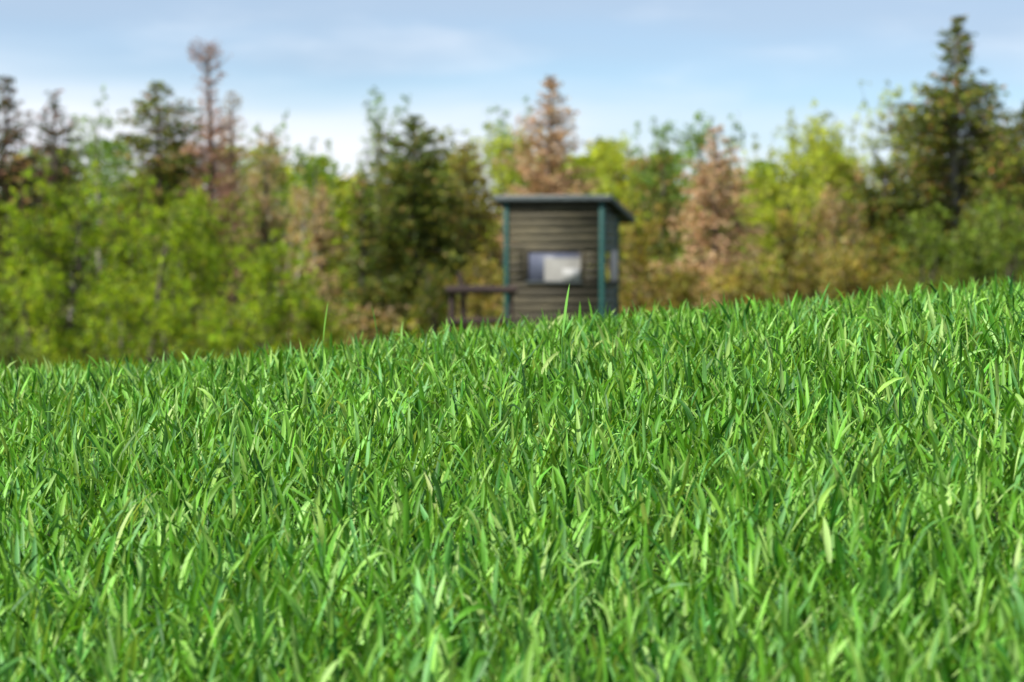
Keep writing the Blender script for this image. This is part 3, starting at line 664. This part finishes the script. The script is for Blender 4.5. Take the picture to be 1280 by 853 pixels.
F = np.stack([i + j, i + j + 1, i + nx_ + j + 1, i + nx_ + j], -1).reshape(-1, 4)
g.add(v, F, (.7, .7, .7)); g.add(v2, F[:, ::-1], (.7, .7, .7)); g.build('sheet', M_PAPER, fw, True)
g = Geo(); box(g, WX0 + .62, WX1 - .02, -.026, -.020, WZ0 + .02, WZ0 + .22); g.build('note', M_NOTE, fw)
# side window
g = Geo()
for b in ((HW - .02, HW + .024, SY0, SY0 + .03, WZ0, WZ1), (HW - .02, HW + .026, SY0 + .032, SY1 - .46, WZ1 - .03, WZ1 + .012)): box(g, *b)
sw = g.build('window', M_PLANK_G, hut)
g = Geo(); box(g, HW - .02, HW + .030, SY1 - .455, SY1 - .03, WZ0 + .01, WZ1 + .005); bevel(g.build('jamb', M_JAMB, sw))
g = Geo(); box(g, HW - .02, HW + .05, SY0, SY1, WZ0 - .045, WZ0 + .005); bevel(g.build('sill', M_DARK, sw))
# roof: boarded slab, felt on top, fascia round it
OF, OB, OL, ORR = .12, .66, .15, .15
def slab(name, x0, x1, y0, y1, t0, t1, mat, par, bev=.004):
    g = Geo(); v = []
    for tt in (t0, t1):
        for y in (y0, y1):
            for x in (x0, x1): v.append((x, y, TOPF - SL * y + tt))
    g.add(v, [(0, 2, 3, 1), (4, 5, 7, 6), (0, 1, 5, 4), (2, 6, 7, 3), (0, 4, 6, 2), (1, 3, 7, 5)], (.1, .1, .1))
    return bevel(g.build(name, mat, par), bev)
roof = slab('roof', -OL, HW + ORR, -OF, HD + OB, .004, .030, M_DARK, hut)
slab('felt', -OL - .03, HW + ORR + .03, -OF - .03, HD + OB + .03, .064, .082, M_ROOF, roof)
slab('fascia', -OL - .022, HW + ORR + .022, -OF - .024, -OF - .002, -.004, .062, M_FASCIA, roof)
slab('fascia', HW + ORR + .002, HW + ORR + .024, -OF, HD + OB, -.004, .062, M_FASCIA, roof)
slab('fascia', -OL - .024, -OL - .002, -OF, HD + OB, -.004, .062, M_FASCIA, roof)
slab('fascia', -OL, HW + ORR, HD + OB + .002, HD + OB + .022, -.004, .062, M_FASCIA, roof)
slab('decking', -OL, HW + ORR, -OF, HD + OB, .032, .062, M_DARK, roof)

# ------------------------------------------------------------------ railing left of the hut
RY = 49.6; a = W(557, 362, RY); b = W(646, 362, RY)
rx, rz = a[0], float(ground(a[0], RY)) - .02
rail = empty('wooden_railing', (rx, RY, rz)); tag(rail, 'dark timber railing running from its posts to the hut', 'railing')
LR = b[0] - a[0]; zt = a[2] - rz
g = Geo(); tube(g, [(0, 0, zt - .01), (LR * .5, 0, zt + .0), (LR * .8, -.0, zt - .012), (LR, 0, zt + .002)], [.080, .086, .074, .080], 6); g.build('rail', M_RAIL, rail)
zl = W(557, 401, RY)[2] - rz
g = Geo(); tube(g, [(.02, .0, zl - .02), (LR * .5, 0, zl + .0), (LR - .06, 0, zl + .0)], [.05, .054, .05], 6); g.build('rail', M_RAIL, rail)
g = Geo(); tube(g, [(.11, .09, -.05), (.11, .09, .4), (.11, .088, zt + .02)], [.06, .057, .055], 7); g.build('post', M_RAIL, rail)
px2 = W(578, 340, RY)
g = Geo(); tube(g, [(px2[0] - rx + .10, .16, -.05), (px2[0] - rx + .03, .16, .55), (px2[0] - rx, .16, zt + .05), (px2[0] - rx - .06, .16, px2[2] - rz)], [.06, .055, .048, .038], 7); g.build('post', M_RAIL, rail)
g = Geo(); tube(g, [(LR - .10, .09, -.05), (LR - .10, .09, zt)], [.045, .042], 6); g.build('post', M_RAIL, rail)
